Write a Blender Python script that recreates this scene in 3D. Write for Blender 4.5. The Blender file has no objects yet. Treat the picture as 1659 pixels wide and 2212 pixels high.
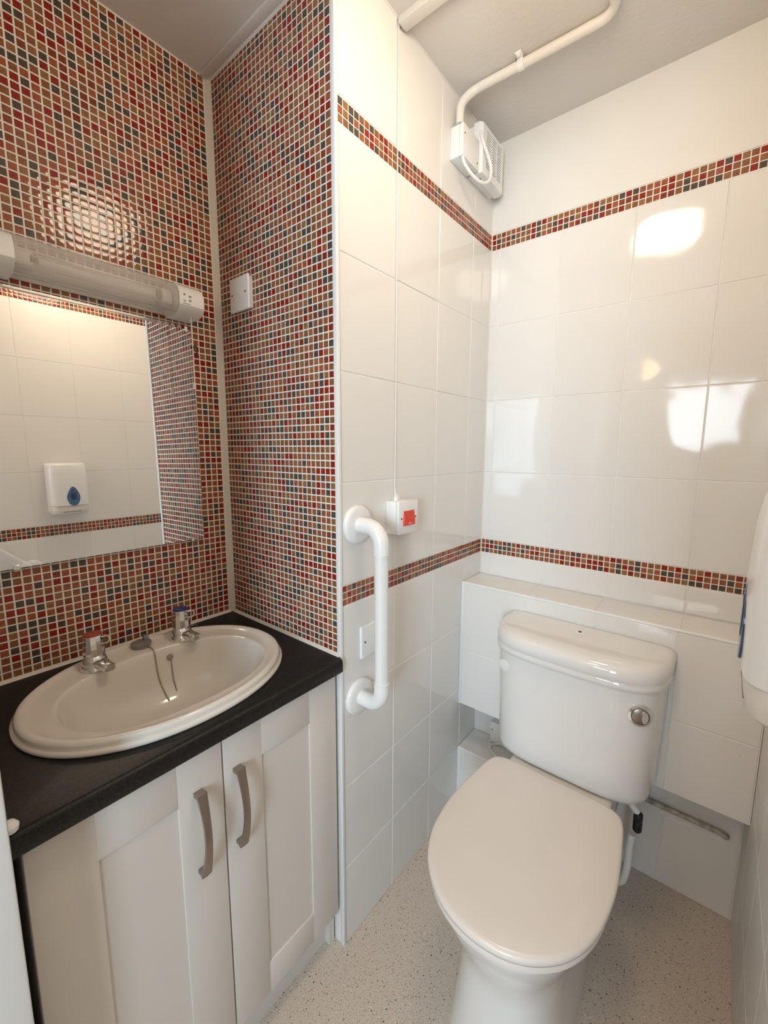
import bpy, bmesh, math, random
from mathutils import Vector, Matrix
from mathutils.bvhtree import BVHTree

random.seed(7)
PI = math.pi
SC = bpy.context.scene
COL = SC.collection

# ------------------------------------------------------------------ camera, light, exposure
W5 = 0.820          # right wall plane (x)
L = 0.7375          # depth of the grab rail wall (alcove return at y = -L)
D = 0.4738          # mosaic wall behind the vanity (x = -D)
CEIL = 2.329
CEIL_A = 2.300      # ceiling over the vanity alcove
ALC = -1.347        # left side wall of the alcove

cam = bpy.data.cameras.new('camera')
cam.sensor_fit = 'HORIZONTAL'
cam.sensor_width = 36.0
cam.lens = 19.6206
cam.shift_x = -15.23 / 1659.0
cam.shift_y = -7.70 / 1659.0
cam.clip_start = 0.01
camo = bpy.data.objects.new('camera', cam)
COL.objects.link(camo)
yaw, pit, rol = math.radians(38.45), math.radians(-7.9131), math.radians(0.3368)
fw = Vector((-math.sin(yaw) * math.cos(pit), math.cos(yaw) * math.cos(pit), math.sin(pit)))
rt = Vector((math.cos(yaw), math.sin(yaw), 0))
up = rt.cross(fw)
r2 = rt * math.cos(rol) + up * math.sin(rol)
u2 = -rt * math.sin(rol) + up * math.cos(rol)
CAMP = Vector((0.6910, -1.4141, 1.3308))
camo.matrix_world = Matrix(((r2.x, u2.x, -fw.x, CAMP.x), (r2.y, u2.y, -fw.y, CAMP.y),
                            (r2.z, u2.z, -fw.z, CAMP.z), (0, 0, 0, 1)))
SC.camera = camo


def project(p):
    d = Vector(p) - CAMP
    z = d.dot(fw)
    if z < 0.05:
        return (-9999, -9999)
    return (844.73 + 904.18 * d.dot(r2) / z, 1098.30 - 904.18 * d.dot(u2) / z)


world = bpy.data.worlds.new('world')
SC.world = world
world.use_nodes = True
world.node_tree.nodes['Background'].inputs[0].default_value = (0.62, 0.76, 1.0, 1)
world.node_tree.nodes['Background'].inputs[1].default_value = 1.0

SC.view_settings.view_transform = 'Standard'
SC.view_settings.look = 'None'
SC.view_settings.gamma = 1.0
SC.view_settings.use_curve_mapping = False
SC.view_settings.exposure = 0.14

DAY_W = 48.0        # daylight through the window of the room behind the camera
LAMP_E = 20.0       # opal diffuser of the ceiling lamp
HALL_Y = -3.3
for nm, cx_, cz_, sx_, sz_, en in (('window_daylight', 0.53, 1.64, 0.54, 0.50, DAY_W * 0.18), ('added_window_daylight', 1.24, 1.375, 0.56, 1.08, DAY_W)):
    day = bpy.data.lights.new(nm, 'AREA')
    day.shape = 'RECTANGLE'
    day.size, day.size_y = sx_, sz_
    day.energy = en
    day.color = (0.80, 0.91, 1.0) if sx_ < 0.55 else (0.62, 0.83, 1.0)
    dayo = bpy.data.objects.new(nm, day)
    COL.objects.link(dayo)
    dayo.location = (cx_, HALL_Y - 0.03, cz_)
    dayo.rotation_euler = (-PI / 2, 0, PI)      # shines along +y

# ------------------------------------------------------------------ materials


def nodes_of(m):
    m.use_nodes = True
    return m.node_tree.nodes, m.node_tree.links, m.node_tree.nodes['Principled BSDF']


def mat(name, col, rough=0.5, metal=0.0, spec=0.5, coat=0.0, var=0.0, vscale=20.0, bump=0.0, bscale=60.0, trans=0.0, ior=1.5):
    m = bpy.data.materials.new(name)
    n, l, b = nodes_of(m)
    b.inputs['Base Color'].default_value = (*col, 1)
    b.inputs['Roughness'].default_value = rough
    b.inputs['Metallic'].default_value = metal
    b.inputs['Specular IOR Level'].default_value = spec
    b.inputs['Coat Weight'].default_value = coat
    b.inputs['Coat Roughness'].default_value = 0.04
    b.inputs['Transmission Weight'].default_value = trans
    b.inputs['IOR'].default_value = ior
    geo = n.new('ShaderNodeNewGeometry')
    if var > 0:
        t = n.new('ShaderNodeTexNoise')
        t.inputs['Scale'].default_value = vscale
        t.inputs['Detail'].default_value = 4
        l.new(geo.outputs['Position'], t.inputs['Vector'])
        r = n.new('ShaderNodeValToRGB')
        r.color_ramp.elements[0].position = 0.3
        r.color_ramp.elements[1].position = 0.7
        r.color_ramp.elements[0].color = (*[c * (1 - var) for c in col], 1)
        r.color_ramp.elements[1].color = (*[min(1, c * (1 + var)) for c in col], 1)
        l.new(t.outputs['Fac'], r.inputs['Fac'])
        l.new(r.outputs['Color'], b.inputs['Base Color'])
    if bump > 0:
        t = n.new('ShaderNodeTexNoise')
        t.inputs['Scale'].default_value = bscale
        t.inputs['Detail'].default_value = 2
        l.new(geo.outputs['Position'], t.inputs['Vector'])
        bp = n.new('ShaderNodeBump')
        bp.inputs['Strength'].default_value = 1.0
        bp.inputs['Distance'].default_value = bump
        l.new(t.outputs['Fac'], bp.inputs['Height'])
        l.new(bp.outputs['Normal'], b.inputs['Normal'])
    return m


M_TILE = mat('white_glazed_tile', (0.80, 0.775, 0.74), 0.07, spec=0.5, coat=0.10, bump=0.0034, bscale=4.6)
M_TILE_CALM = mat('white_glazed_tile_flat', (0.80, 0.775, 0.74), 0.38, spec=0.4)
M_GROUT = mat('white_grout', (0.83, 0.80, 0.75), 0.8, var=0.05, vscale=40, bump=0.0004, bscale=300)
M_PAINT = mat('ceiling_paint', (0.70, 0.665, 0.63), 0.75, var=0.02, vscale=6, bump=0.0006, bscale=90)
M_PLASTER = mat('wall_paint', (0.78, 0.75, 0.70), 0.6, var=0.02, vscale=5, bump=0.0004, bscale=80)
M_TRIM = mat('white_plastic_trim', (0.80, 0.80, 0.79), 0.3)
M_CAULK = mat('cream_sealant', (0.74, 0.69, 0.61), 0.5, bump=0.0006, bscale=120)
M_WPLAS = mat('white_plastic', (0.84, 0.835, 0.82), 0.25, coat=0.2)
M_GPLAS = mat('warm_white_plastic', (0.76, 0.72, 0.66), 0.35)
M_CERAM = mat('white_ceramic', (0.80, 0.775, 0.74), 0.08, coat=0.5)
M_BASIN = mat('cream_ceramic', (0.74, 0.69, 0.625), 0.10, coat=0.4)
M_SEAT = mat('toilet_seat_plastic', (0.775, 0.70, 0.64), 0.22, coat=0.15)
M_DOOR = mat('cabinet_foil', (0.68, 0.625, 0.57), 0.35, bump=0.0001, bscale=400)
M_CHROME = mat('chrome', (0.78, 0.77, 0.75), 0.08, metal=1.0)
M_STEEL = mat('brushed_steel', (0.36, 0.305, 0.265), 0.33, metal=1.0, bump=0.0002, bscale=300)
M_MIRROR = mat('mirror_silver', (0.90, 0.90, 0.885), 0.0, metal=1.0)
M_DARK = mat('black_rubber', (0.012, 0.012, 0.012), 0.5)
M_BRASSY = mat('old_metal', (0.16, 0.13, 0.09), 0.4, metal=1.0)
M_RED = mat('red_plastic', (0.72, 0.055, 0.025), 0.3)
M_TAPRED = mat('red_tap_disc', (0.33, 0.05, 0.03), 0.3)
M_BLUE = mat('blue_tap_disc', (0.025, 0.035, 0.16), 0.3)
M_DROP = mat('blue_window_rim', (0.05, 0.145, 0.29), 0.15, coat=0.3)
M_DROPIN = mat('dark_blue_window', (0.025, 0.055, 0.13), 0.12, coat=0.4)
M_PIPE = mat('painted_pipe', (0.44, 0.385, 0.32), 0.5, var=0.4, vscale=60)
M_GREY = mat('grey_plug', (0.30, 0.285, 0.27), 0.25, metal=0.6)
M_CHAIN = mat('dull_chain', (0.40, 0.35, 0.30), 0.4, metal=0.7)
M_INK = mat('grey_print', (0.10, 0.10, 0.10), 0.6)
M_SLOT = mat('dark_slot', (0.09, 0.08, 0.065), 0.8)
M_HALL = mat('beige_wall_paint', (0.50, 0.38, 0.27), 0.7, var=0.03, vscale=5)
M_DIFF = mat('ribbed_clear_diffuser', (0.97, 0.95, 0.93), 0.16, trans=0.80, ior=1.12, spec=0.5)
M_TUBE = mat('lamp_tube_glass', (0.80, 0.77, 0.73), 0.3)
M_WOOD = mat('carcass_edge', (0.33, 0.25, 0.18), 0.6)

# black worktop
M_TOP = bpy.data.materials.new('black_laminate')
n, l, b = nodes_of(M_TOP)
geo = n.new('ShaderNodeNewGeometry')
t = n.new('ShaderNodeTexNoise'); t.inputs['Scale'].default_value = 260; t.inputs['Detail'].default_value = 5
l.new(geo.outputs['Position'], t.inputs['Vector'])
r = n.new('ShaderNodeValToRGB')
r.color_ramp.elements[0].position = 0.38; r.color_ramp.elements[0].color = (0.004, 0.0037, 0.0034, 1)
r.color_ramp.elements[1].position = 0.75; r.color_ramp.elements[1].color = (0.020, 0.017, 0.014, 1)
l.new(t.outputs['Fac'], r.inputs['Fac']); l.new(r.outputs['Color'], b.inputs['Base Color'])
b.inputs['Roughness'].default_value = 0.42
b.inputs['Specular IOR Level'].default_value = 0.30

# speckled vinyl floor
M_FLOOR = bpy.data.materials.new('speckled_vinyl')
n, l, b = nodes_of(M_FLOOR)
geo = n.new('ShaderNodeNewGeometry')
no = n.new('ShaderNodeTexNoise'); no.inputs['Scale'].default_value = 420; no.inputs['Detail'].default_value = 3
l.new(geo.outputs['Position'], no.inputs['Vector'])
r1 = n.new('ShaderNodeValToRGB')
r1.color_ramp.elements[0].position = 0.32; r1.color_ramp.elements[0].color = (0.46, 0.375, 0.30, 1)
r1.color_ramp.elements[1].position = 0.62; r1.color_ramp.elements[1].color = (0.71, 0.62, 0.53, 1)
l.new(no.outputs['Fac'], r1.inputs['Fac'])
col = r1.outputs['Color']
for sc, th, cc, seed in ((120, 0.20, (0.13, 0.095, 0.07), 0.0), (210, 0.25, (0.22, 0.165, 0.12), 4.0), (300, 0.30, (0.30, 0.23, 0.17), 6.0), (140, 0.17, (0.78, 0.72, 0.64), 9.0)):
    mp = n.new('ShaderNodeMapping'); mp.inputs['Location'].default_value = (seed, seed * 0.7, 0)
    wb = n.new('ShaderNodeTexNoise'); wb.inputs['Scale'].default_value = sc * 1.6; wb.inputs['Detail'].default_value = 2
    l.new(geo.outputs['Position'], wb.inputs['Vector'])
    va = n.new('ShaderNodeVectorMath'); va.operation = 'MULTIPLY_ADD'; va.inputs[1].default_value = (0.9 / sc, 0.9 / sc, 0)
    l.new(wb.outputs['Color'], va.inputs[0]); l.new(geo.outputs['Position'], va.inputs[2])
    l.new(va.outputs['Vector'], mp.inputs['Vector'])
    v = n.new('ShaderNodeTexVoronoi'); v.inputs['Scale'].default_value = sc; v.inputs['Randomness'].default_value = 1.0
    l.new(mp.outputs['Vector'], v.inputs['Vector'])
    # only some of the cells carry a fleck
    sep = n.new('ShaderNodeSeparateColor'); l.new(v.outputs['Color'], sep.inputs['Color'])
    gt = n.new('ShaderNodeMath'); gt.operation = 'GREATER_THAN'; gt.inputs[1].default_value = 0.78
    l.new(sep.outputs['Red'], gt.inputs[0])
    lt = n.new('ShaderNodeMath'); lt.operation = 'LESS_THAN'; lt.inputs[1].default_value = th
    l.new(v.outputs['Distance'], lt.inputs[0])
    mu = n.new('ShaderNodeMath'); mu.operation = 'MULTIPLY'
    l.new(gt.outputs[0], mu.inputs[0]); l.new(lt.outputs[0], mu.inputs[1])
    mx = n.new('ShaderNodeMix'); mx.data_type = 'RGBA'
    l.new(mu.outputs[0], mx.inputs['Factor']); l.new(col, mx.inputs['A']); mx.inputs['B'].default_value = (*cc, 1)
    col = mx.outputs['Result']
l.new(col, b.inputs['Base Color'])
b.inputs['Roughness'].default_value = 0.45

# glass mosaic colours: crimson, brick, tan brown, amber, slate
MOS_COL = [('crimson', (0.265, 0.019, 0.006)), ('brick', (0.330, 0.088, 0.032)), ('chestnut', (0.250, 0.092, 0.036)),
           ('amber', (0.285, 0.130, 0.046)), ('slate', (0.086, 0.062, 0.044)), ('russet', (0.215, 0.046, 0.016))]
MOS_W = [0.18, 0.20, 0.21, 0.15, 0.19, 0.07]
M_MOS = []
for nm, cc in MOS_COL:
    m = mat('mosaic_glass_' + nm, cc, 0.07, spec=0.36, coat=0.06, var=0.22, vscale=230)
    M_MOS.append(m)

M_LAMP = bpy.data.materials.new('opal_lamp_diffuser')
n, l, b = nodes_of(M_LAMP)
b.inputs['Base Color'].default_value = (0.85, 0.8, 0.72, 1)
b.inputs['Emission Color'].default_value = (1.0, 0.82, 0.61, 1)
b.inputs['Emission Strength'].default_value = LAMP_E

M_GLOBE = bpy.data.materials.new('warm_globe')
n, l, b = nodes_of(M_GLOBE)
b.inputs['Base Color'].default_value = (0.85, 0.7, 0.5, 1)
b.inputs['Emission Color'].default_value = (1.0, 0.62, 0.30, 1)
b.inputs['Emission Strength'].default_value = 9.0

M_FILL = bpy.data.materials.new('warm_fill_diffuser')  # glow of the added fill lamp in the hall
n, l, b = nodes_of(M_FILL)
b.inputs['Base Color'].default_value = (0.85, 0.75, 0.6, 1)
b.inputs['Emission Color'].default_value = (1.0, 0.76, 0.52, 1)
b.inputs['Emission Strength'].default_value = 24.0

# ------------------------------------------------------------------ mesh helpers
ORIG = {}


def origin(o):
    return ORIG.get(o.name, Vector((0, 0, 0))) if o is not None else Vector((0, 0, 0))


class MB:
    def __init__(s):
        s.v, s.f, s.m = [], [], []

    def add(s, verts, faces, mi=0):
        k = len(s.v)
        s.v += [Vector(v) for v in verts]
        s.f += [tuple(i + k for i in f) for f in faces]
        s.m += [mi] * len(faces)
        return s

    def bm(s, b, mi=0):
        b.verts.index_update()
        s.add([v.co.copy() for v in b.verts], [[v.index for v in f.verts] for f in b.faces], mi)
        b.free()
        return s

    def box(s, x0, x1, y0, y1, z0, z1, bev=0.0, seg=2, mi=0, M=None):
        b = bmesh.new()
        bmesh.ops.create_cube(b, size=1)
        for v in b.verts:
            v.co = Vector(((x0 + x1) / 2 + v.co.x * (x1 - x0), (y0 + y1) / 2 + v.co.y * (y1 - y0), (z0 + z1) / 2 + v.co.z * (z1 - z0)))
        if bev > 0:
            bmesh.ops.bevel(b, geom=b.edges[:], offset=bev, segments=seg, affect='EDGES', profile=0.5)
        if M is not None:
            b.transform(M)
        return s.bm(b, mi)

    def loft(s, rings, cap0=True, cap1=True, mi=0, closed=True):
        k = len(rings[0])
        verts = [p for r in rings for p in r]
        faces = []
        for i in range(len(rings) - 1):
            for j in range(k if closed else k - 1):
                a, b_ = i * k + j, i * k + (j + 1) % k
                faces.append((a, b_, b_ + k, a + k))
        if cap0:
            faces.append(tuple(range(k))[::-1])
        if cap1:
            faces.append(tuple((len(rings) - 1) * k + j for j in range(k)))
        return s.add(verts, faces, mi)

    def tube(s, path, r, n=12, caps=True, mi=0):
        P = [Vector(p) for p in path]
        R = r if isinstance(r, (list, tuple)) else [r] * len(P)
        T = []
        for i in range(len(P)):
            a = P[max(0, i - 1)]; b_ = P[min(len(P) - 1, i + 1)]
            T.append((b_ - a).normalized())
        ref = Vector((0, 0, 1)) if abs(T[0].z) < 0.9 else Vector((1, 0, 0))
        u = (ref - T[0] * ref.dot(T[0])).normalized()
        rings = []
        for p, t_, rr in zip(P, T, R):
            u = (u - t_ * u.dot(t_)).normalized()
            w = t_.cross(u)
            rings.append([p + (u * math.cos(2 * PI * j / n) + w * math.sin(2 * PI * j / n)) * rr for j in range(n)])
        return s.loft(rings, caps, caps, mi)

    def lathe(s, prof, org, axis=(0, 0, 1), n=24, mi=0, cap0=True, cap1=True, sx=1.0):
        a = Vector(axis).normalized()
        ref = Vector((1, 0, 0)) if abs(a.x) < 0.9 else Vector((0, 1, 0))
        u = (ref - a * ref.dot(a)).normalized()
        w = a.cross(u)
        o = Vector(org)
        rings = [[o + a * z + (u * math.cos(2 * PI * j / n) * sx + w * math.sin(2 * PI * j / n)) * max(r, 1e-5) for j in range(n)] for r, z in prof]
        return s.loft(rings, cap0, cap1, mi)

    def build(s, name, mats, parent=None, angle=40, loc=None, recalc=True, kind=None, smooth=True):
        """mesh object; vertices are given in world space, the object sits at loc (or the parent's origin)"""
        me = bpy.data.meshes.new(name)
        o = bpy.data.objects.new(name, me)
        COL.objects.link(o)
        po = origin(parent)
        lo = Vector(loc) if loc is not None else po
        me.from_pydata([v - lo for v in s.v], [], s.f)
        mats = mats if isinstance(mats, (list, tuple)) else [mats]
        for m in mats:
            me.materials.append(m)
        me.polygons.foreach_set('material_index', s.m)
        if recalc:
            b = bmesh.new(); b.from_mesh(me)
            bmesh.ops.remove_doubles(b, verts=b.verts, dist=1e-6)
            bmesh.ops.recalc_face_normals(b, faces=b.faces)
            b.to_mesh(me); b.free()
        if smooth:
            me.shade_smooth()
            me.set_sharp_from_angle(angle=math.radians(angle))
        o.parent = parent
        o.location = lo - po
        ORIG[o.name] = lo
        if kind:
            o['kind'] = kind
        return o


def tag(o, label, cat, group=None):
    o['label'] = label
    o['category'] = cat
    if group:
        o['group'] = group
    return o


def thing(name, label, cat, loc, group=None):
    o = bpy.data.objects.new(name, None)
    o.empty_display_size = 0.05
    COL.objects.link(o)
    o.location = loc
    ORIG[o.name] = Vector(loc)
    return tag(o, label, cat, group)


def struct(name, mb, m, parent=None, **k):
    o = mb.build(name, m, parent, **k)
    if parent is None:
        o['kind'] = 'structure'
    return o


def catmull(pts, n=8, closed=False):
    P = [Vector(p) for p in pts]
    out = []
    m = len(P)
    rng = range(m if closed else m - 1)
    for i in rng:
        g = (lambda k: P[k % m]) if closed else (lambda k: P[max(0, min(m - 1, k))])
        p0, p1, p2, p3 = g(i - 1), g(i), g(i + 1), g(i + 2)
        for j in range(n):
            t_ = j / n
            out.append(0.5 * ((2 * p1) + (p2 - p0) * t_ + (2 * p0 - 5 * p1 + 4 * p2 - p3) * t_ ** 2 + (3 * p1 - p0 - 3 * p2 + p3) * t_ ** 3))
    if not closed:
        out.append(P[-1])
    return out


# ------------------------------------------------------------------ room shell
GR = 0.0014   # grout bed lies this far behind the tile faces
floor = struct('floor', MB().box(-0.60, 2.6, HALL_Y - 0.2, 0.10, -0.06, 0.0), M_FLOOR)
wall_left = struct('wall_left', MB().box(-0.60, -D - 0.0006, -1.9, -L + 0.12, 0.0, CEIL + 0.1), M_GROUT)
wall_alcove = struct('wall_alcove_right', MB().box(-D - GR, 0.0 - GR, -L + 0.0006, 0.12, 0.0, CEIL + 0.1), M_GROUT)
wall_alcove_left = struct('wall_alcove_left', MB().box(-D - GR, 0.0, -1.48, ALC, 0.0, CEIL + 0.1), M_PLASTER)
wall_back = struct('wall_back', MB().box(-GR, W5 + 0.12, GR, 0.12, 0.0, CEIL + 0.1), M_GROUT)
wall_right = struct('wall_right', MB().box(W5 + GR, W5 + 0.12, -1.60, GR, 0.0, CEIL + 0.1), M_GROUT)
wall_front = struct('wall_front', MB().box(-0.60, W5 + 0.12, -1.60, -1.48, 2.05, CEIL + 0.1), M_PLASTER)
wall_front2 = struct('wall_front_left', MB().box(-0.60, 0.03, -1.60, -1.48, 0.0, 2.05), M_PLASTER)
ceiling = struct('ceiling', MB().box(0.0, W5 + 0.12, -1.60, 0.12, CEIL, CEIL + 0.08), M_PAINT)
ceiling2 = struct('ceiling_alcove', MB().box(-0.60, 0.0, -1.60, -L + 0.02, CEIL_A, CEIL + 0.08), M_PAINT)
# the room behind the camera, which lets the daylight in
struct('wall_hall_left', MB().box(-0.60, -0.50, HALL_Y, -1.60, 0, 2.45), M_HALL)
struct('wall_hall_right', MB().box(2.50, 2.60, HALL_Y, -1.60, 0, 2.45), M_HALL)
struct('wall_hall_front', MB().box(W5 + 0.12, 2.60, -1.60, -1.48, 0, 2.45), M_HALL)
struct('ceiling_hall', MB().box(-0.60, 2.60, HALL_Y - 0.1, -1.60, 2.45, 2.53), M_PAINT)
wx0, wx1, wz0, wz1 = 0.23, 0.83, 1.36, 1.92
vx0, vx1, vz0, vz1 = 0.93, 1.55, 0.80, 1.95  # second window, unseen, added to bring blue daylight in from the right
hb = MB()
hb.box(-0.60, wx0, HALL_Y - 0.1, HALL_Y, 0, 2.45).box(wx1, vx0, HALL_Y - 0.1, HALL_Y, 0, 2.45).box(vx1, 2.60, HALL_Y - 0.1, HALL_Y, 0, 2.45)
hb.box(wx0, wx1, HALL_Y - 0.1, HALL_Y, 0, wz0).box(wx0, wx1, HALL_Y - 0.1, HALL_Y, wz1, 2.45)
hb.box(vx0, vx1, HALL_Y - 0.1, HALL_Y, 0, vz0).box(vx0, vx1, HALL_Y - 0.1, HALL_Y, vz1, 2.45)
struct('wall_hall_back', hb, M_HALL)
for k_, (a0, a1, c0, c1) in enumerate(((wx0, wx1, wz0, wz1), (vx0, vx1, vz0, vz1))):
    wf = MB()
    for a in (a0, a1 - 0.04):
        wf.box(a, a + 0.04, HALL_Y - 0.02, HALL_Y + 0.01, c0, c1)
    wf.box(a0, a1, HALL_Y - 0.02, HALL_Y + 0.01, c0, c0 + 0.04).box(a0, a1, HALL_Y - 0.02, HALL_Y + 0.01, c1 - 0.04, c1)
    struct('window_%d' % (k_ + 1), wf, M_TRIM)

# door lining at the lower left of the picture
struct('door_1', MB().box(0.0, 0.055, -1.475, -1.3500, 0.0, 2.05, 0.004).box(0.04, 0.062, -1.50, -1.405, 0.0, 2.05, 0.004), M_TRIM)

# ------------------------------------------------------------------ tiles
MW1 = Matrix(((0, 0, 1), (1, 0, 0), (0, 1, 0)))      # local x->+y, y->+z, normal->+x
MW2 = Matrix(((1, 0, 0), (0, 0, -1), (0, 1, 0)))     # local x->+x, y->+z, normal->-y
MW5 = Matrix(((0, 0, -1), (-1, 0, 0), (0, 1, 0)))    # normal -> -x
MTOP = Matrix.Identity(3)
MESHES = {}


def pillow(w, h, t, bev, crown, name, m, inset=None):
    """a tile: sides, bevelled shoulder and a flat or slightly pillowed crown"""
    key = (round(w, 4), round(h, 4), t, bev, crown, m.name)
    if key in MESHES:
        return MESHES[key]
    ins = inset if inset is not None else bev
    def ring(dx, dy, z):
        return [Vector((-w / 2 + dx, -h / 2 + dy, z)), Vector((w / 2 - dx, -h / 2 + dy, z)), Vector((w / 2 - dx, h / 2 - dy, z)), Vector((-w / 2 + dx, h / 2 - dy, z))]
    v = ring(0, 0, -0.0015) + ring(0, 0, t - bev) + ring(ins, ins, t)
    f = []
    for k in (0, 4):
        for j in range(4):
            f.append((k + j, k + (j + 1) % 4, k + 4 + (j + 1) % 4, k + 4 + j))
    if crown > 0:
        v.append(Vector((0, 0, t + crown)))
        for j in range(4):
            f.append((8 + j, 8 + (j + 1) % 4, 12))
    else:
        f.append((8, 9, 10, 11))
    me = bpy.data.meshes.new(name)
    me.from_pydata(v, [], f)
    me.materials.append(m)
    if crown > 0:
        me.shade_smooth()
        me.set_sharp_from_angle(angle=math.radians(22))
    MESHES[key] = me
    return me


def place_tile(name, me, parent, pos, R, jit=0.0):
    o = bpy.data.objects.new(name, me)
    COL.objects.link(o)
    o.parent = parent
    o.location = Vector(pos) - origin(parent)
    m3 = R
    if jit:
        m3 = R @ Matrix.Rotation(random.gauss(0, jit), 3, 'X') @ Matrix.Rotation(random.gauss(0, jit), 3, 'Y')
    o.rotation_euler = m3.to_euler()
    return o


JN = 0.0026   # joint width


def tile_grid(parent, axis, plane, us, vs, R, jit=0.0020, skip=None, m=None, jn=JN):
    """white tiles between the joint positions us (along the wall) and vs (up)"""
    for i in range(len(us) - 1):
        for j in range(len(vs) - 1):
            u0, u1, v0, v1 = us[i], us[i + 1], vs[j], vs[j + 1]
            if skip and skip(u0, u1, v0, v1):
                continue
            w, h = abs(u1 - u0) - jn, abs(v1 - v0) - jn
            if w < 0.004 or h < 0.004:
                continue
            me = pillow(w, h, 0.0, 0.0013, 0.0, 'tile', m or M_TILE)
            cu, cv = (u0 + u1) / 2, (v0 + v1) / 2
            pos = {'x': (plane, cu, cv), 'y': (cu, plane, cv), 'z': (cu, cv, plane)}[axis]
            place_tile('tile', me, parent, pos, R, jit if min(w, h) > 0.05 else 0)


ZS_LO = [0.0, 0.2316, 0.4687, 0.7127, 0.9554]
ZS_HI = [1.0064, 1.2545, 1.5055, 1.7555, 2.0040]
ZS_TOP = [2.0550, CEIL + 0.0005]
# grab rail wall (x = 0)
yj = [-0.7290, -0.5298, -0.3303, -0.1285, -0.0012]
wall_middle = struct('wall_middle', MB().box(-0.004, -GR + 0.0002, -L + 0.004, 0.0, 0.0, CEIL), M_GROUT)
for zs in (ZS_LO, ZS_HI, ZS_TOP):
    tile_grid(wall_middle, 'x', 0.0, yj, zs, MW1)
# wall behind the toilet (y = 0)
xj = [0.0012, 0.0325, 0.2343, 0.4350, 0.6370, W5 - 0.001]
MB().box(0.0005, W5, -0.0004, GR + 0.0005, 2.0560, CEIL).build('plaster', M_PLASTER, wall_back)
for zs in ([0.0, 0.2316, 0.4130], [0.8755, 0.9554], ZS_HI):
    tile_grid(wall_back, 'y', 0.0, xj, zs, MW2)
# right wall (seen in the mirror); its rows sit a little lower
ZR_LO = 1.0035
yr = [-1.46, -1.345, -1.143, -0.941, -0.739, -0.537, -0.335, -0.133, -0.0015]
DZ = -0.004
tile_grid(wall_right, 'x', W5, yr, [0.0, 0.2316, 0.4687, 0.7127, 0.9554], MW5, jit=0.0, m=M_TILE_CALM, jn=0.0014)
tile_grid(wall_right, 'x', W5, yr, [1.0064, 1.2545, 1.5055, 1.7555, 2.0040], MW5, jit=0.0, m=M_TILE_CALM, jn=0.0014)
tile_grid(wall_right, 'x', W5, yr, ZS_TOP, MW5, jit=0.0, m=M_TILE_CALM, jn=0.0014)

# ---- mosaic
MP = 0.0168
TS = 0.0141


def mos_mesh(ci, w=TS, h=TS):
    return pillow(w, h, 0.0, 0.0008, 0.00050, 'mosaic_tile', M_MOS[ci], inset=0.0006)


LAST = [0]


def pick():
    c = random.choices(range(6), MOS_W)[0]
    return c


def mosaic(parent, axis, plane, uc, vc, R, nparts=300, hidden=None, ulim=None, vlim=None, sname='mosaic_tiles'):
    """uc, vc: tile centres; the nparts that show largest become parts, the rest one 'stuff' part"""
    cells = []
    for u in uc:
        for v in vc:
            u0, u1, v0, v1 = u - TS / 2, u + TS / 2, v - TS / 2, v + TS / 2
            if ulim:
                u0, u1 = max(u0, ulim[0]), min(u1, ulim[1])
            if vlim:
                v0, v1 = max(v0, vlim[0]), min(v1, vlim[1])
            if u1 - u0 < 0.003 or v1 - v0 < 0.003:
                continue
            c = ((u0 + u1) / 2, (v0 + v1) / 2)
            p3 = (lambda a, b_: Vector((plane, a, b_)) if axis == 'x' else Vector((a, plane, b_)))
            A, B, C_ = project(p3(u0, v0)), project(p3(u1, v0)), project(p3(u0, v1))
            area = abs((B[0] - A[0]) * (C_[1] - A[1]) - (B[1] - A[1]) * (C_[0] - A[0]))
            q = project(p3(*c))
            vis = -5 < q[0] < 1664 and -5 < q[1] < 2217 and not (hidden and hidden(*q))
            cells.append([area if vis else 0, p3(*c), u1 - u0, v1 - v0, pick()])
    order = sorted(range(len(cells)), key=lambda i: -cells[i][0])
    parts = set(i for i in order[:nparts] if cells[i][0] > 0)
    sv, sf, sm = [], [], []
    for i, (ar, pos, w, h, ci) in enumerate(cells):
        me = mos_mesh(ci, w, h)
        if i in parts:
            place_tile('mosaic_tile', me, parent, pos, R, 0.006)
        else:
            RR = R @ Matrix.Rotation(random.gauss(0, 0.006), 3, 'X') @ Matrix.Rotation(random.gauss(0, 0.006), 3, 'Y')
            k = len(sv)
            sv += [pos + RR @ x.co for x in me.vertices]
            for p in me.polygons:
                sf.append(tuple(k + q for q in p.vertices)); sm.append(ci)
    if sf:
        b = MB(); b.v = sv; b.f = sf; b.m = sm
        b.build(sname, M_MOS, parent, angle=22, recalc=False, kind='stuff')


def frange(a, step, n):
    return [a + step * i for i in range(n)]


TOPZ = 0.832
hid1 = lambda x, y: (x < 445 and 560 + x * 0.30 < y < 1235 - x * 0.16) or (y > 1315 and x > 60)
mosaic(wall_left, 'x', -D, frange(-0.7600, -0.0169, 36), frange(1.0640 - 14 * MP, MP, 90), MW1, 300, hid1,
       ulim=(ALC + 0.006, -L - 0.0135), vlim=(TOPZ + 0.007, CEIL_A - 0.004))
hid2 = lambda x, y: 500 < x < 545 and 592 < y < 682
mosaic(wall_alcove, 'y', -L, frange(-0.0196 + 0.0002, -MP, 28), frange(1.0623 - 14 * MP, MP, 90), MW2, 300, hid2,
       ulim=(-D + 0.0135, -0.0105), vlim=(TOPZ + 0.007, CEIL_A - 0.010))
ZU, ZL = 2.0464, 0.9980
c3 = frange(-L + 0.455 * MP + 0.0084, MP, 44)
for zt in (ZU, ZL):
    mosaic(wall_middle, 'x', 0.0, c3, frange(zt - 2 * MP, MP, 3), MW1, 150, None, ulim=(-0.7285, -0.0025))
c4 = frange(0.5 * MP, MP, 49)
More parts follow.
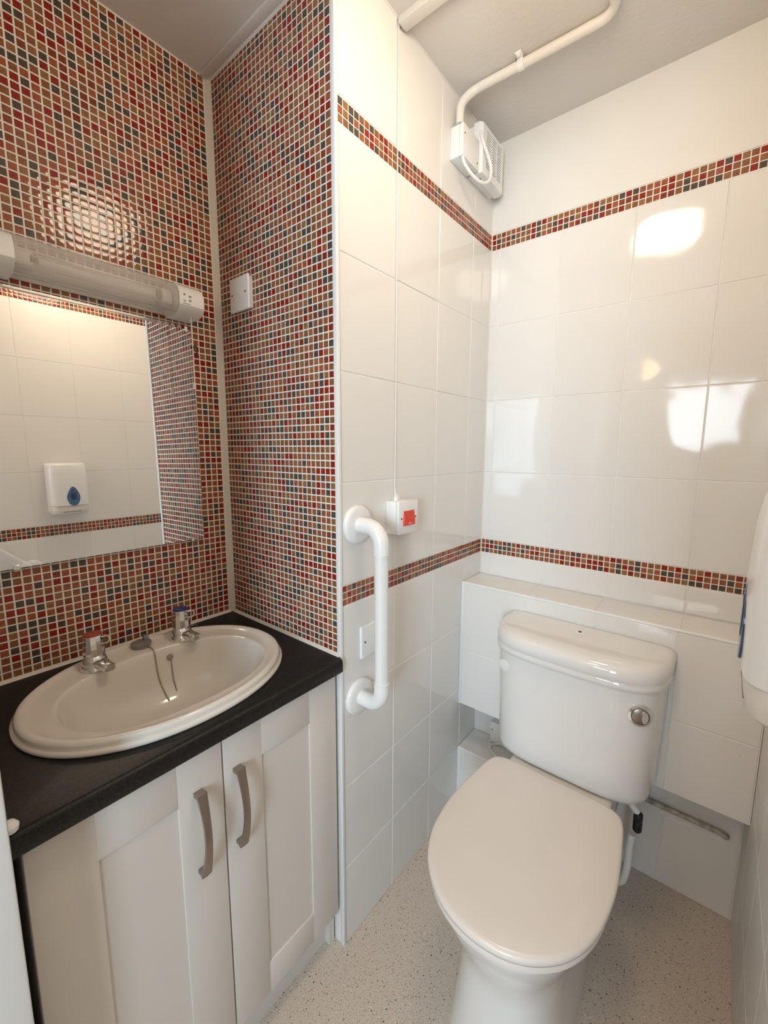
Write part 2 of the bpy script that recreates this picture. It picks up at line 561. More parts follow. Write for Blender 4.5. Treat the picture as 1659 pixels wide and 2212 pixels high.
for zt in (ZU, ZL):
    mosaic(wall_back, 'y', 0.0, c4, frange(zt - 2 * MP, MP, 3), MW2, 150, None, ulim=(0.0030, W5 - 0.001))
c5 = frange(-0.010, -MP, 86)
for zt in (ZU, ZL):
    mosaic(wall_right, 'x', W5, c5, frange(zt - 2 * MP, MP, 3), MW5, 0, None)

# trims and sealant beads
struct('trim_1', MB().box(-0.0105, 0.0022, -L - 0.0018, -L + 0.0075, 0.0, CEIL_A, 0.0012), M_TRIM)


def bead(p0, p1, a, b_, k=0.013):
    p0, p1, a, b_ = Vector(p0), Vector(p1), Vector(a), Vector(b_)
    r = lambda p: [p - a * 0.002 - b_ * 0.002, p + a * k - b_ * 0.002, p + a * k * 0.42 + b_ * k * 0.42, p + b_ * k - a * 0.002]
    return MB().loft([r(p0), r(p1)])


struct('trim_2', bead((-D, -L, TOPZ), (-D, -L, CEIL_A), (1, 0, 0), (0, -1, 0), 0.0135), M_CAULK, angle=80)
struct('trim_3', bead((-D, -L - 0.01, TOPZ), (-D, ALC, TOPZ), (1, 0, 0), (0, 0, 1), 0.0075), M_CAULK, angle=80)
struct('trim_4', bead((-D + 0.01, -L, TOPZ), (-0.003, -L, TOPZ), (0, -1, 0), (0, 0, 1), 0.0075), M_CAULK, angle=80)
struct('trim_5', bead((0, 0, 0.875), (0, 0, CEIL), (1, 0, 0), (0, -1, 0), 0.0045), M_CAULK, angle=80)
struct('trim_8', bead((0, -L, CEIL), (0, 0, CEIL), (1, 0, 0), (0, 0, -1), 0.005), M_PAINT, angle=80)
struct('trim_6', bead((-D, -L, CEIL_A), (0, -L, CEIL_A), (0, -1, 0), (0, 0, -1), 0.012).box(-D, 0, -L - 0.026, -L, CEIL_A - 0.006, CEIL_A + 0.001, 0.0025), M_PAINT, angle=80)
struct('trim_7', MB().lathe([(0.004, 0), (0.009, 0.004), (0.010, 0.011), (0.006, 0.017), (0.001, 0.019)], (0.001, -1.3435, TOPZ - 0.002), n=14), M_TRIM)

# ------------------------------------------------------------------ boxing behind the toilet
BZ, BY, BB = 0.8745, -0.1400, 0.4130
box1 = thing('pipe_boxing', 'long white tiled boxing with a ledge behind the cistern', 'boxing', (W5 / 2, BY / 2, BB))
MB().box(0.001, W5 - 0.001, BY + GR, -0.001, BB + 0.002, BZ - GR).build('carcass', M_GROUT, box1)
xb = [0.010, 0.2345, 0.4355, 0.6348, W5 - 0.002]
tile_grid(box1, 'y', BY, xb, [BB, 0.6235, BZ - 0.006], MW2, 0.0012)
tile_grid(box1, 'z', BZ, [0.001, 0.2322, 0.4314, 0.6390, W5 - 0.002], [BY + 0.006, -0.001], MTOP, 0.0008)
MB().tube([(0.001, BY + 0.0045, BZ - 0.0045), (W5 - 0.002, BY + 0.0045, BZ - 0.0045)], 0.0052, 10).build('edge_trim', M_TRIM, box1)
MB().box(0.0005, 0.010, BY - 0.0012, BY + 0.004, BB, BZ - 0.006, 0.001).build('corner_trim', M_TRIM, box1)

box2 = thing('pipe_boxing', 'low white tiled boxing on the floor left of the toilet', 'boxing', (0.15, -0.067, 0.0))
LZ, LY, LX = 0.2335, -0.1335, 0.275
MB().box(0.001, LX, LY + GR, -0.001, 0.0, LZ - GR).build('carcass', M_GROUT, box2)
tile_grid(box2, 'y', LY, [0.012, 0.0325, 0.2345, LX], [0.0, LZ - 0.006], MW2, 0.0012)
tile_grid(box2, 'z', LZ, [0.001, 0.2345, LX], [LY + 0.006, -0.001], MTOP, 0.0008)
MB().tube([(0.001, LY + 0.0045, LZ - 0.0045), (LX, LY + 0.0045, LZ - 0.0045)], 0.005, 10).build('edge_trim', M_TRIM, box2)
MB().box(0.0005, 0.012, LY - 0.0012, LY + 0.004, 0, LZ - 0.006, 0.001).build('corner_trim', M_TRIM, box2)

# ------------------------------------------------------------------ vanity unit
CY0, CY1 = -1.3330, -0.7440    # left and right ends of the cabinet
DX = -0.010                    # door front plane
DB, DT = 0.108, 0.7935
unit = thing('vanity_unit', 'cream white two door vanity cabinet under the black worktop', 'cabinet', (-0.22, -1.042, 0.0))
MB().box(-0.462, DX - 0.021, CY1 - 0.017, CY1, 0.0, 0.795).build('side_panel', M_DOOR, unit)
MB().box(-0.462, DX - 0.021, CY0, CY0 + 0.017, 0.0, 0.795).build('side_panel', M_DOOR, unit)
MB().box(-0.462, DX - 0.021, CY0 + 0.017, CY1 - 0.017, 0.112, 0.128).build('bottom_panel', M_DOOR, unit)
MB().box(-0.062, -0.048, CY0 + 0.017, CY1 - 0.017, 0.0, 0.112).build('plinth', M_DOOR, unit)
MB().box(DX - 0.026, DX - 0.020, CY1 - 0.008, CY1 + 0.001, DB, DT).build('edge_strip', M_WOOD, unit)


def shaker(y0, y1, hy, lab):
    b = MB()
    st, sb, sp_ = 0.084, 0.078, 0.093
    b.box(DX - 0.019, DX - 0.0040, y0 + st - 0.004, y1 - st + 0.004, DB + sb - 0.004, DT - sp_ + 0.004)
    # bevelled moulding ring around the recessed panel
    for (a0, a1, c0, c1) in ((y0, y0 + st, DB, DT), (y1 - st, y1, DB, DT)):
        b.box(DX - 0.019, DX, a0, a1, c0, c1, 0.0016)
    b.box(DX - 0.019, DX - 0.00005, y0 + st - 0.0008, y1 - st + 0.0008, DB, DB + sb, 0.0016)
    b.box(DX - 0.019, DX - 0.00005, y0 + st - 0.0008, y1 - st + 0.0008, DT - sp_, DT, 0.0016)
    d = b.build('door', M_DOOR, unit, recalc=False, angle=30)
    # bow handle
    zc, hl = 0.6300, 0.0835
    prof = []
    N = 18
    for i in range(N + 1):
        s_ = i / N * 2 - 1
        z = zc - s_ * hl
        off = 0.0150 + 0.0170 * math.cos(s_ * PI / 2)
        wd = 0.0062 + 0.0030 * abs(s_) ** 2.2
        sway = 0.0
        prof.append((z, off, wd, sway))
    rings = []
    for z, off, wd, sw in prof:
        x = DX + off
        th = 0.0034
        rings.append([Vector((x - th, hy - wd, z)), Vector((x + th * 0.6, hy - wd, z)), Vector((x + th, hy, z)), Vector((x + th * 0.6, hy + wd, z)), Vector((x - th, hy + wd, z))])
    h = MB().loft(rings)
    for sg in (-1, 1):
        zz = zc + sg * (hl - 0.0045)
        h.box(DX - 0.0005, DX + 0.0155, hy - 0.0086, hy + 0.0086, zz - 0.0042, zz + 0.0042, 0.001)
    hd = h.build('handle', M_STEEL, d, angle=35)
    return d


shaker(-1.3340, -1.0455, -1.0945, '')
shaker(-1.0425, -0.7465, -1.0165, '')

# worktop with a cut-out for the basin
BC = Vector((-0.2236, -1.0470, 0))
BA, BBX = 0.2560, 0.2060      # half length (y) and half depth (x)
NB = 96


def sup(t_, a, n):
    c, s_ = math.cos(t_), math.sin(t_)
    return a[0] * math.copysign(abs(c) ** (2 / n), c), a[1] * math.copysign(abs(s_) ** (2 / n), s_)


def basin_ring(f, z, n=2.1):
    out = []
    for j in range(NB):
        x, y = sup(2 * PI * j / NB, (BBX * f, BA * f), n)
        out.append(Vector((BC.x + x, BC.y + y, z)))
    return out


WX0, WX1, WY0, WY1 = -D + 0.0005, 0.0125, ALC + 0.001, -0.7425
WT, WB = TOPZ, 0.7965


def rect_ring(z, ins=0.0, front=0.0):
    x0, x1, y0, y1 = WX0 + ins, WX1 - ins - front, WY0 + ins, WY1 - ins
    out = []
    cor = [math.atan2(y - BC.y, x - BC.x) % (2 * PI) for x in (x0, x1) for y in (y0, y1)]
    angs = [2 * PI * j / NB for j in range(NB)]
    for c in cor:     # snap the nearest ray to each corner
        k = min(range(NB), key=lambda j: abs((angs[j] - c + PI) % (2 * PI) - PI))
        angs[k] = c
    for a in angs:
        dx, dy = math.cos(a), math.sin(a)
        ts = []
        if dx > 1e-9: ts.append((x1 - BC.x) / dx)
        if dx < -1e-9: ts.append((x0 - BC.x) / dx)
        if dy > 1e-9: ts.append((y1 - BC.y) / dy)
        if dy < -1e-9: ts.append((y0 - BC.y) / dy)
        tt = min(ts)
        out.append(Vector((BC.x + dx * tt, BC.y + dy * tt, z)))
    return out


hole = lambda z: basin_ring(0.93, z)
wt = MB()
rings = [hole(WB), rect_ring(WB, 0.0, 0.004), rect_ring(WB + 0.004), rect_ring(WT - 0.0095), rect_ring(WT - 0.005, 0, 0.0012), rect_ring(WT - 0.0018, 0, 0.0040), rect_ring(WT, 0, 0.0095), hole(WT), hole(WB)]
wt.loft(rings, False, False)
worktop = wt.build('worktop', M_TOP, None, angle=50, loc=(-0.23, -1.045, WB))
tag(worktop, 'black laminate worktop with rounded front edge on the vanity cabinet', 'worktop')

# ------------------------------------------------------------------ basin
basin = thing('washbasin', 'oval cream ceramic washbasin set into the black worktop', 'basin', (BC.x, BC.y, TOPZ))
bc2 = Vector((-0.2060, -1.0430, 0))
ba2, bb2 = 0.1990, 0.1430


def bowl_ring(f, z, n=2.35, sh=0.0):
    out = []
    for j in range(NB):
        x, y = sup(2 * PI * j / NB, (bb2 * f, ba2 * f), n)
        out.append(Vector((bc2.x + x + sh, bc2.y + y, z)))
    return out


Rr = [basin_ring(0.90, TOPZ - 0.02), basin_ring(0.92, TOPZ + 0.0005), basin_ring(1.0, TOPZ + 0.0005), basin_ring(1.006, TOPZ + 0.003), basin_ring(1.004, TOPZ + 0.0075), basin_ring(0.990, TOPZ + 0.0095),
      basin_ring(0.982, TOPZ + 0.0115), basin_ring(0.984, TOPZ + 0.017), basin_ring(0.973, TOPZ + 0.0222), basin_ring(0.955, TOPZ + 0.0245), basin_ring(0.932, TOPZ + 0.0235),
      basin_ring(0.905, TOPZ + 0.0195), basin_ring(0.885, TOPZ + 0.0180)]
mid = [(a * 0.45 + b_ * 0.55) for a, b_ in zip(basin_ring(0.885, TOPZ + 0.0172), bowl_ring(1.05, TOPZ + 0.0165))]
Rr += [mid, bowl_ring(1.035, TOPZ + 0.0165), bowl_ring(1.008, TOPZ + 0.0160), bowl_ring(0.996, TOPZ + 0.0140), bowl_ring(0.985, TOPZ + 0.0090), bowl_ring(0.955, TOPZ - 0.012),
       bowl_ring(0.915, TOPZ - 0.038, 2.3), bowl_ring(0.86, TOPZ - 0.066, 2.25), bowl_ring(0.76, TOPZ - 0.092, 2.15), bowl_ring(0.60, TOPZ - 0.110, 2.1), bowl_ring(0.40, TOPZ - 0.121, 2.0),
       bowl_ring(0.17, TOPZ - 0.127, 2.0)]
bm_ = MB().loft(Rr, False, True)
bowl = bm_.build('bowl', M_BASIN, basin, angle=80)
bvh = BVHTree.FromPolygons([v.co + Vector((BC.x, BC.y, TOPZ)) for v in bowl.data.vertices], [tuple(p.vertices) for p in bowl.data.polygons])


def drop(x, y, off=0.0015):
    h = bvh.ray_cast(Vector((x, y, 1.2)), Vector((0, 0, -1)))
    return Vector((x, y, (h[0].z if h[0] else TOPZ) + off))


MB().lathe([(0.021, 0), (0.024, 0.0015), (0.019, 0.003), (0.016, 0.0005)], (bc2.x, bc2.y, TOPZ - 0.1275), n=20).build('waste_ring', M_CHROME, basin)
MB().lathe([(0.0065, -0.002), (0.0075, 0.002), (0.0055, 0.0045), (0.0025, 0.0050)], (-0.3401, -0.9904, 0.8222), (0.9702, -0.1308, 0.2042), 18).build('chain_stay', M_CHAIN, basin)


def chain(name, pts, parent, r=0.0018):
    """a ball chain: small beads on a thin wire"""
    P = catmull(pts, 6)
    b = MB().tube(P, r * 0.55, 6)
    Lc = [0]
    for a, c in zip(P, P[1:]):
        Lc.append(Lc[-1] + (c - a).length)
    s_ = 0
    while s_ < Lc[-1]:
        k = max(i for i in range(len(Lc)) if Lc[i] <= s_)
        k = min(k, len(P) - 2)
        q = P[k].lerp(P[k + 1], (s_ - Lc[k]) / max(1e-6, Lc[k + 1] - Lc[k]))
        b.lathe([(0.0002, -r), (r * 0.87, -r * 0.5), (r, 0), (r * 0.87, r * 0.5), (0.0002, r)], q, n=6)
        s_ += r * 2.3
    return b.build(name, M_CHAIN, parent, angle=80, recalc=False)


def tap(label, y, capm):
    x = -0.3640
    z0 = drop(x, y, -0.0008).z
    t_ = thing('basin_tap', label, 'tap', (x, y, z0), 'basin taps')
    MB().lathe([(0.0265, 0.0), (0.0280, 0.0025), (0.0270, 0.009), (0.0235, 0.0150)], (x, y, z0), n=28, sx=1.05).build('base', M_CHROME, t_)
    b = MB().lathe([(0.0245, 0.012), (0.0235, 0.020), (0.0205, 0.028), (0.0175, 0.0325)], (x, y, z0), n=28)
    b.build('body', M_CHROME, t_)
    sp = MB()
    rr = []
    for k, (dx, hh, ww, dz) in enumerate([(0.0, 0.0110, 0.0165, 0.0150), (0.020, 0.0100, 0.0145, 0.0155), (0.038, 0.0090, 0.0125, 0.0155), (0.053, 0.0084, 0.0118, 0.0145), (0.056, 0.0070, 0.0100, 0.0140)]):
        cx, cz = x + dx, z0 + dz
        rr.append([Vector((cx, y + 0.010 * (dx / 0.05) + sup(2 * PI * j / 16, (ww, hh), 3.2)[0], cz + sup(2 * PI * j / 16, (ww, hh), 3.2)[1])) for j in range(16)])
    sp.loft(rr)
    sp.build('spout', M_CHROME, t_, angle=50)
    h = MB().lathe([(0.0195, 0.0335), (0.0215, 0.036), (0.0212, 0.042), (0.0195, 0.058), (0.0182, 0.074), (0.0176, 0.078)], (x, y, z0), n=12)
    hd = h.build('handle', M_CHROME, t_, angle=20)
    MB().lathe([(0.0176, 0.0775), (0.0178, 0.0795), (0.0155, 0.0815), (0.004, 0.0825)], (x, y, z0), n=24).build('index_disc', capm, t_)
    lv = [(x + 0.012, y + 0.010, z0 + 0.058), (x + 0.020, y + 0.019, z0 + 0.058), (x + 0.022, y + 0.024, z0 + 0.064), (x + 0.018, y + 0.0245, z0 + 0.071), (x + 0.013, y + 0.019, z0 + 0.073), (x + 0.010, y + 0.012, z0 + 0.070)]
    MB().tube(catmull(lv, 5), 0.0017, 8).build('lever', M_CHROME, t_)
    return t_


tap('chrome basin tap with a red disc on top, the left one', -1.1380, M_TAPRED)
tap('chrome basin tap with a blue disc on top, the right one', -0.9475, M_BLUE)

# plug resting on the tap ledge, with its chain
pl = Vector((-0.3930, -1.0330, 0)); pl.z = drop(pl.x, pl.y, 0).z
plug = thing('basin_plug', 'grey basin plug lying on the rim between the two taps', 'plug', pl)
MB().lathe([(0.019, 0.0003), (0.0205, 0.003), (0.0205, 0.006), (0.0225, 0.0075), (0.0225, 0.0105), (0.0165, 0.0135), (0.006, 0.0145)], pl, n=28).build('stopper', M_GREY, plug)
MB().box(pl.x - 0.006, pl.x + 0.006, pl.y + 0.005, pl.y + 0.017, pl.z + 0.013, pl.z + 0.026, 0.002).build('grip', M_GREY, plug)

# black rubber ring
rg = MB()
cx, cy = -0.447, -0.880
rg.tube([(cx + 0.0085 * math.cos(a * PI / 10), cy + 0.0130 * math.sin(a * PI / 10), TOPZ + 0.0016) for a in range(21)], 0.0016, 8, caps=False)
tag(rg.build('rubber_ring', M_GREY, None, angle=80, loc=(cx, cy, TOPZ)), 'small rubber ring lying on the worktop behind the right tap', 'ring')

chain('chain', [(-0.3835, -1.0235, 0.8511), (-0.3510, -1.0228, 0.8502), (-0.3416, -1.0222, 0.8271), (-0.3368, -1.0225, 0.8050), (-0.3295, -1.0211, 0.7773), (-0.3191, -1.0177, 0.7537), (-0.3013, -1.0141, 0.7334)], plug)
chain('chain', [(-0.3375, -0.9888, 0.8208), (-0.3325, -0.9903, 0.7988), (-0.3258, -0.9915, 0.7750), (-0.3185, -0.9916, 0.7587), (-0.3102, -0.9918, 0.7449)], basin)

# ------------------------------------------------------------------ mirror over the basin
mir = thing('wall_mirror', 'frameless mirror on the mosaic wall above the basin', 'mirror', (-0.466, -1.055, 1.079))
mth, mps = math.radians(0.72), math.radians(0.20)
nrm = Vector((math.cos(mth) * math.cos(mps), math.sin(mps) * math.cos(mth), math.sin(mth)))
Mx = Matrix.Translation((-0.4660, -1.04, 1.10)) @ nrm.to_track_quat('X', 'Z').to_matrix().to_4x4()
MB().box(-0.0035, 0.0, -0.248, 0.2185, -0.022, 0.556, M=Mx).build('glass', M_MIRROR, mir)
MB().box(-0.0044, -0.0036, -0.245, 0.2155, -0.019, 0.553, M=Mx).build('backing', M_DARK, mir)
for cy in (-0.8530, -1.2330):
    MB().box(-0.4725, -0.4620, cy - 0.006, cy + 0.006, 1.0715, 1.0785, 0.0015).box(-0.4640, -0.4615, cy - 0.005, cy + 0.005, 1.0735, 1.0850, 0.001).build('clip', M_CHROME, mir)
MB().tube(catmull([(-0.468, -0.8175, 1.585), (-0.466, -0.8125, 1.592), (-0.462, -0.8135, 1.603), (-0.463, -0.8195, 1.608), (-0.467, -0.8220, 1.603)], 4), 0.0016, 8).build('clip', M_DARK, mir)

# ------------------------------------------------------------------ strip light over the mirror
sl = thing('strip_light', 'clear ribbed strip light with white end caps above the mirror', 'light', (-0.43, -1.06, 1.668))
SX0, SZ0, SZ1 = -0.4705, 1.6640, 1.7360
YA, YB, YC, YD = -1.305, -1.196, -0.889, -0.822


def sl_sec(y, dx, ins=0.0):
    # D-shaped section: flat against the wall, rounded toward the room
    pts = [(SX0, SZ0 + ins), (SX0 + dx * 0.62, SZ0 + ins), (SX0 + dx * 0.86, SZ0 + 0.006 + ins), (SX0 + dx - ins, SZ0 + 0.020), (SX0 + dx - ins, SZ1 - 0.026), (SX0 + dx * 0.90 - ins, SZ1 - 0.010),
           (SX0 + dx * 0.70, SZ1 - ins), (SX0, SZ1 - ins)]
    return [Vector((x, y, z)) for x, z in pts]


MB().box(SX0 - 0.0025, SX0 + 0.004, YA, YD, SZ0 + 0.006, SZ1 - 0.006).build('back_plate', M_GPLAS, sl)
MB().loft([sl_sec(YC - 0.001, 0.083), sl_sec(YD - 0.006, 0.083), sl_sec(YD, 0.077, 0.006)]).build('end_cap', M_WPLAS, sl, angle=35)
MB().loft([sl_sec(YA, 0.077, 0.006), sl_sec(YA + 0.006, 0.083), sl_sec(YB + 0.001, 0.083)]).build('end_cap', M_WPLAS, sl, angle=35)
# ribbed diffuser, a thin shell
sec = []
N = 60
o0 = sl_sec(0, 0.079)[1:]
pp = catmull([(p.x, 0, p.z) for p in o0], 10)
outr = []
for i, p in enumerate(pp):
    outr.append(p)
inn = []
cen = Vector((SX0 + 0.02, 0, (SZ0 + SZ1) / 2))
for i, p in enumerate(pp):
    q = p + (cen - p).normalized() * (0.0022 if i % 2 else 0.0030)
    inn.append(q)
ring = outr + inn[::-1]
MB().loft([[Vector((p.x, y, p.z)) for p in ring] for y in (YB - 0.002, YC + 0.002)]).build('diffuser', M_DIFF, sl, angle=25)
tcx, tcz = SX0 + 0.040, 1.701
MB().tube([(tcx, YB + 0.036, tcz), (tcx, YC - 0.030, tcz)], 0.0085, 14).build('tube', M_TUBE, sl)
for ya, yb_ in ((YB + 0.004, YB + 0.036), (YC - 0.030, YC - 0.004)):
    MB().box(tcx - 0.016, tcx + 0.013, ya, yb_, tcz - 0.014, tcz + 0.014, 0.002).build('lamp_holder', M_GPLAS, sl)
MB().box(tcx + 0.0100, tcx + 0.0145, YC - 0.041, YC - 0.028, tcz - 0.008, tcz + 0.008, 0.001).build('contact', M_BRASSY, sl)
MB().box(tcx + 0.0100, tcx + 0.0145, YB + 0.030, YB + 0.043, tcz - 0.007, tcz + 0.007, 0.001).build('contact', M_BRASSY, sl)
# printed marks on the right cap: bulb, arrow, figures and a line of lettering
fx = SX0 + 0.0832
pr_ = MB()


def mark(y, z, w, h):
    pr_.box(fx - 0.0006, fx + 0.0002, y - w / 2, y + w / 2, z - h / 2, z + h / 2)


for k in range(4):
    mark(YC + 0.010 + 0.0011 * k, 1.7090 - abs(k - 1.5) * 0.0016, 0.0009, 0.005 - abs(k - 1.5) * 0.0012)
mark(YC + 0.0105, 1.6935, 0.0052, 0.0012); mark(YC + 0.012, 1.6922, 0.002, 0.0036)
for k in range(3):
    mark(YC + 0.0225 + 0.0024 * k, 1.7045, 0.0010, 0.0056); mark(YC + 0.0232 + 0.0024 * k, 1.7068 - 0.0018 * (k % 2), 0.0020, 0.0009)
    mark(YC + 0.0225 + 0.0024 * k, 1.6950, 0.0010, 0.0048); mark(YC + 0.0232 + 0.0024 * k, 1.6968 - 0.0022 * (k % 2), 0.0020, 0.0009)
for k in range(9):
    mark(YC + 0.0075 + 0.0021 * k, 1.6868, 0.0015, 0.0013)
pr_.build('printed_marks', M_INK, sl)
# pull cord
cxx, cyy = SX0 + 0.060, -0.8530
MB().tube([(cxx, cyy, SZ0 + 0.002), (cxx, cyy, 1.500)], 0.0008, 6).build('pull_cord', M_WPLAS, sl)
MB().lathe([(0.0012, 0), (0.0032, -0.004), (0.0036, -0.012), (0.0026, -0.017), (0.0005, -0.018)], (cxx, cyy, 1.502), n=12).build('cord_knob', M_WPLAS, sl)

# ------------------------------------------------------------------ blank plates


def plate_y(label, x0, x1, z0, z1, ywall, t_):
    o = thing('blanking_plate', label, 'plate', ((x0 + x1) / 2, ywall, (z0 + z1) / 2))
    MB().box(x0 + 0.004, x1 - 0.004, ywall - t_ + 0.006, ywall + 0.0005, z0 + 0.004, z1 - 0.004, 0.002).build('back_box', M_WPLAS, o)
    MB().box(x0, x1, ywall - t_, ywall - t_ + 0.0075, z0, z1, 0.0028, 3).build('cover', M_WPLAS, o)
    for s_ in (-1, 1):
        MB().lathe([(0.0026, 0), (0.0026, 0.0006), (0.0010, 0.0009)], ((x0 + x1) / 2 + s_ * 0.030, ywall - t_, (z0 + z1) / 2), (0, -1, 0), 10).build('screw', M_DARK, o)
    return o


plate_y('white square blanking plate on the dark mosaic return wall', -0.3890, -0.3030, 1.6915, 1.7765, -L, 0.017)


def plate_x(label, y0, y1, z0, z1, t_):
    o = thing('blanking_plate', label, 'plate', (0, (y0 + y1) / 2, (z0 + z1) / 2))
    MB().box(0, t_, y0, y1, z0, z1, 0.0028, 3).build('cover', M_WPLAS, o)
    for s_ in (-1, 1):
        MB().lathe([(0.0026, 0), (0.0026, 0.0006), (0.0010, 0.0009)], (t_, (y0 + y1) / 2 + s_ * 0.030, (z0 + z1) / 2), (1, 0, 0), 10).build('screw', M_DARK, o)
    return o


plate_x('white blanking plate on the tiles half hidden behind the grab rail', -0.6720, -0.5860, 0.8000, 0.8860, 0.0095)

# ------------------------------------------------------------------ grab rails


def grab(label, wall_x, sgn, A, Bp, off=0.078, group='white grab rails'):
    """A, Bp: (y, z) of the two flanges on a wall whose normal is sgn * x"""
    o = thing('grab_rail', label, 'grab rail', (wall_x, (A[0] + Bp[0]) / 2, (A[1] + Bp[1]) / 2), group)
    P = lambda q, d: Vector((wall_x + sgn * d, q[0], q[1]))
    axis = (P(Bp, 0) - P(A, 0)).normalized()
    for q, s_ in ((A, 1), (Bp, -1)):
        MB().lathe([(0.0470, 0.0), (0.0470, 0.0070), (0.0440, 0.0105), (0.0360, 0.0118), (0.0215, 0.0120)], P(q, 0), (sgn, 0, 0), 40).build('flange', M_WPLAS, o, angle=50)
        path = [P(q, 0.010), P(q, off - 0.042)]
        r_ = 0.042
        for k in range(1, 11):
            a = PI / 2 * k / 10
            path.append(P(q, off - 0.042) + Vector((sgn, 0, 0)) * (r_ * math.sin(a)) + axis * s_ * (r_ * (1 - math.cos(a))))
        path.append(path[-1] + axis * s_ * 0.022)
        MB().tube(path, 0.0190, 24).build('elbow', M_WPLAS, o, angle=60)
    a0, b0 = P(A, off) + axis * 0.055, P(Bp, off) - axis * 0.055
    # fluted tube
    n = 160
    u = Vector((sgn, 0, 0)); w = axis.cross(u)
    rr = []
    for p in (a0, b0):
        rr.append([p + (u * math.cos(2 * PI * j / n) + w * math.sin(2 * PI * j / n)) * (0.0165 - (0.0011 if (j % 5 == 0 and not (n * 0.145 < j < n * 0.42)) else 0.0)) for j in range(n)])
    MB().loft(rr).build('tube', M_WPLAS, o, angle=14)
    return o


grab('white fluted grab rail upright on the tiles beside the vanity', 0.0, 1, (-0.6780, 1.1510), (-0.6750, 0.7010))
grab('white grab rail sloping across the right wall, seen in the mirror', W5, -1, (-1.2600, 1.1000), (-0.9700, 0.8100), 0.050)

# ------------------------------------------------------------------ red call switch
cs = thing('call_switch', 'white box with a red rocker switch beside the grab rail', 'switch', (0, -0.522, 1.155))
y0, y1, z0, z1 = -0.5655, -0.4800, 1.1115, 1.1985
MB().box(0, 0.0330, y0, y1, z0, z1, 0.002).build('back_box', M_WPLAS, cs)
MB().box(0.0335, 0.0435, y0, y1, z0, z1, 0.0025).build('cover', M_WPLAS, cs)
rk = MB()
ry0, ry1, rz0, rz1 = -0.5470, -0.4990, 1.1335, 1.1730
rk.loft([[Vector((0.0432, ry0, rz0)), Vector((0.0432, ry1, rz0)), Vector((0.0432, ry1, rz1)), Vector((0.0432, ry0, rz1))],
         [Vector((0.0490, ry0 + 0.001, rz0 + 0.001)), Vector((0.0490, ry1 - 0.001, rz0 + 0.001)), Vector((0.0450, ry1 - 0.001, rz1 - 0.001)), Vector((0.0450, ry0 + 0.001, rz1 - 0.001))]])
rk.build('rocker', M_RED, cs)
tx = MB()
for k in range(5):
    tx.box(0.0484, 0.0487, -0.5290 + 0.0026 * k, -0.5290 + 0.0026 * k + 0.0018, 1.1385, 1.1402)
tx.build('lettering', M_WPLAS, cs)
for yy in (-0.5545, -0.4915):
    MB().lathe([(0.0024, 0), (0.0024, 0.0006), (0.001, 0.0009)], (0.0435, yy, 1.1535), (1, 0, 0), 10).build('screw', M_DARK, cs)
MB().box(0.012, 0.024, -0.5490, -0.5340, 1.1980, 1.2090, 0.002).build('cord_grip', M_WPLAS, cs)
MB().tube(catmull([(0.017, -0.5430, 1.208), (0.010, -0.5400, 1.225), (0.006, -0.5370, 1.245), (0.004, -0.5325, 1.29), (0.0035, -0.5310, 1.50), (0.0035, -0.5305, 1.90), (0.004, -0.530, CEIL - 0.002)], 6), 0.0011, 6).build('cord', M_WPLAS, cs)
MB().tube([(0.017, -0.5395, 1.209), (0.021, -0.5385, 1.213), (0.017, -0.5415, 1.216), (0.013, -0.5435, 1.212), (0.018, -0.5450, 1.2085), (0.022, -0.5370, 1.2085)], 0.0011, 6).build('cord_knot', M_WPLAS, cs)

# ------------------------------------------------------------------ toilet
TX = 0.4060
toilet = thing('toilet', 'white close coupled toilet with its seat lid closed', 'toilet', (TX, -0.47, 0.0))
half = [(0.0, -0.3400), (0.060, -0.3390), (0.118, -0.3400), (0.152, -0.3480), (0.171, -0.3720), (0.1815, -0.4350), (0.1905, -0.5300), (0.1885, -0.6050), (0.1760, -0.6750), (0.1480, -0.7330), (0.1050, -0.7760), (0.0550, -0.8010), (0.0, -0.8090)]
full = half + [(-x, y) for x, y in half[-2:0:-1]]
OUT = [(p.x, p.y) for p in catmull([(x, y, 0) for x, y in full], 4, closed=True)]
OC = -0.585


def seat_ring(f, z, dy=0.0, g=0.0):
    out = []
    for x, y in OUT:
        out.append(Vector((TX + x * f, OC + (y - OC) * (f + g) + dy, z)))
    return out


LZT = 0.4555
MB().loft([seat_ring(0.962, LZT - 0.0200), seat_ring(0.992, LZT - 0.0180), seat_ring(1.0, LZT - 0.0110), seat_ring(0.997, LZT - 0.0055), seat_ring(0.985, LZT - 0.0020), seat_ring(0.955, LZT - 0.0002), seat_ring(0.80, LZT + 0.0004), seat_ring(0.4, LZT + 0.0008)]).build('lid', M_SEAT, toilet, angle=60)
st_ = MB()
st_.loft([seat_ring(0.955, 0.4185), seat_ring(0.978, 0.4200), seat_ring(0.982, 0.4280), seat_ring(0.970, 0.4345), seat_ring(0.70, 0.4345), seat_ring(0.69, 0.4185), seat_ring(0.955, 0.4185)], False, False)
st_.build('seat', M_SEAT, toilet, angle=60)


def pan_ring(z, yf, yb, hw, nf=2.25, fm=0.42, n=2.5):
    """egg-shaped section, blunt at the back"""
    out = []
    k = 56
    ym = yb + (yf - yb) * fm
    for j in range(k):
        a = 2 * PI * j / k
        c, s_ = math.cos(a), math.sin(a)
        x = hw * math.copysign(abs(c) ** (2 / n), c)
        if s_ > 0:
            y = ym + (yb - ym) * abs(s_) ** (2 / 3.2)
        else:
            y = ym - (ym - yf) * abs(s_) ** (2 / nf)
        out.append(Vector((TX + x, y, z)))
    return out


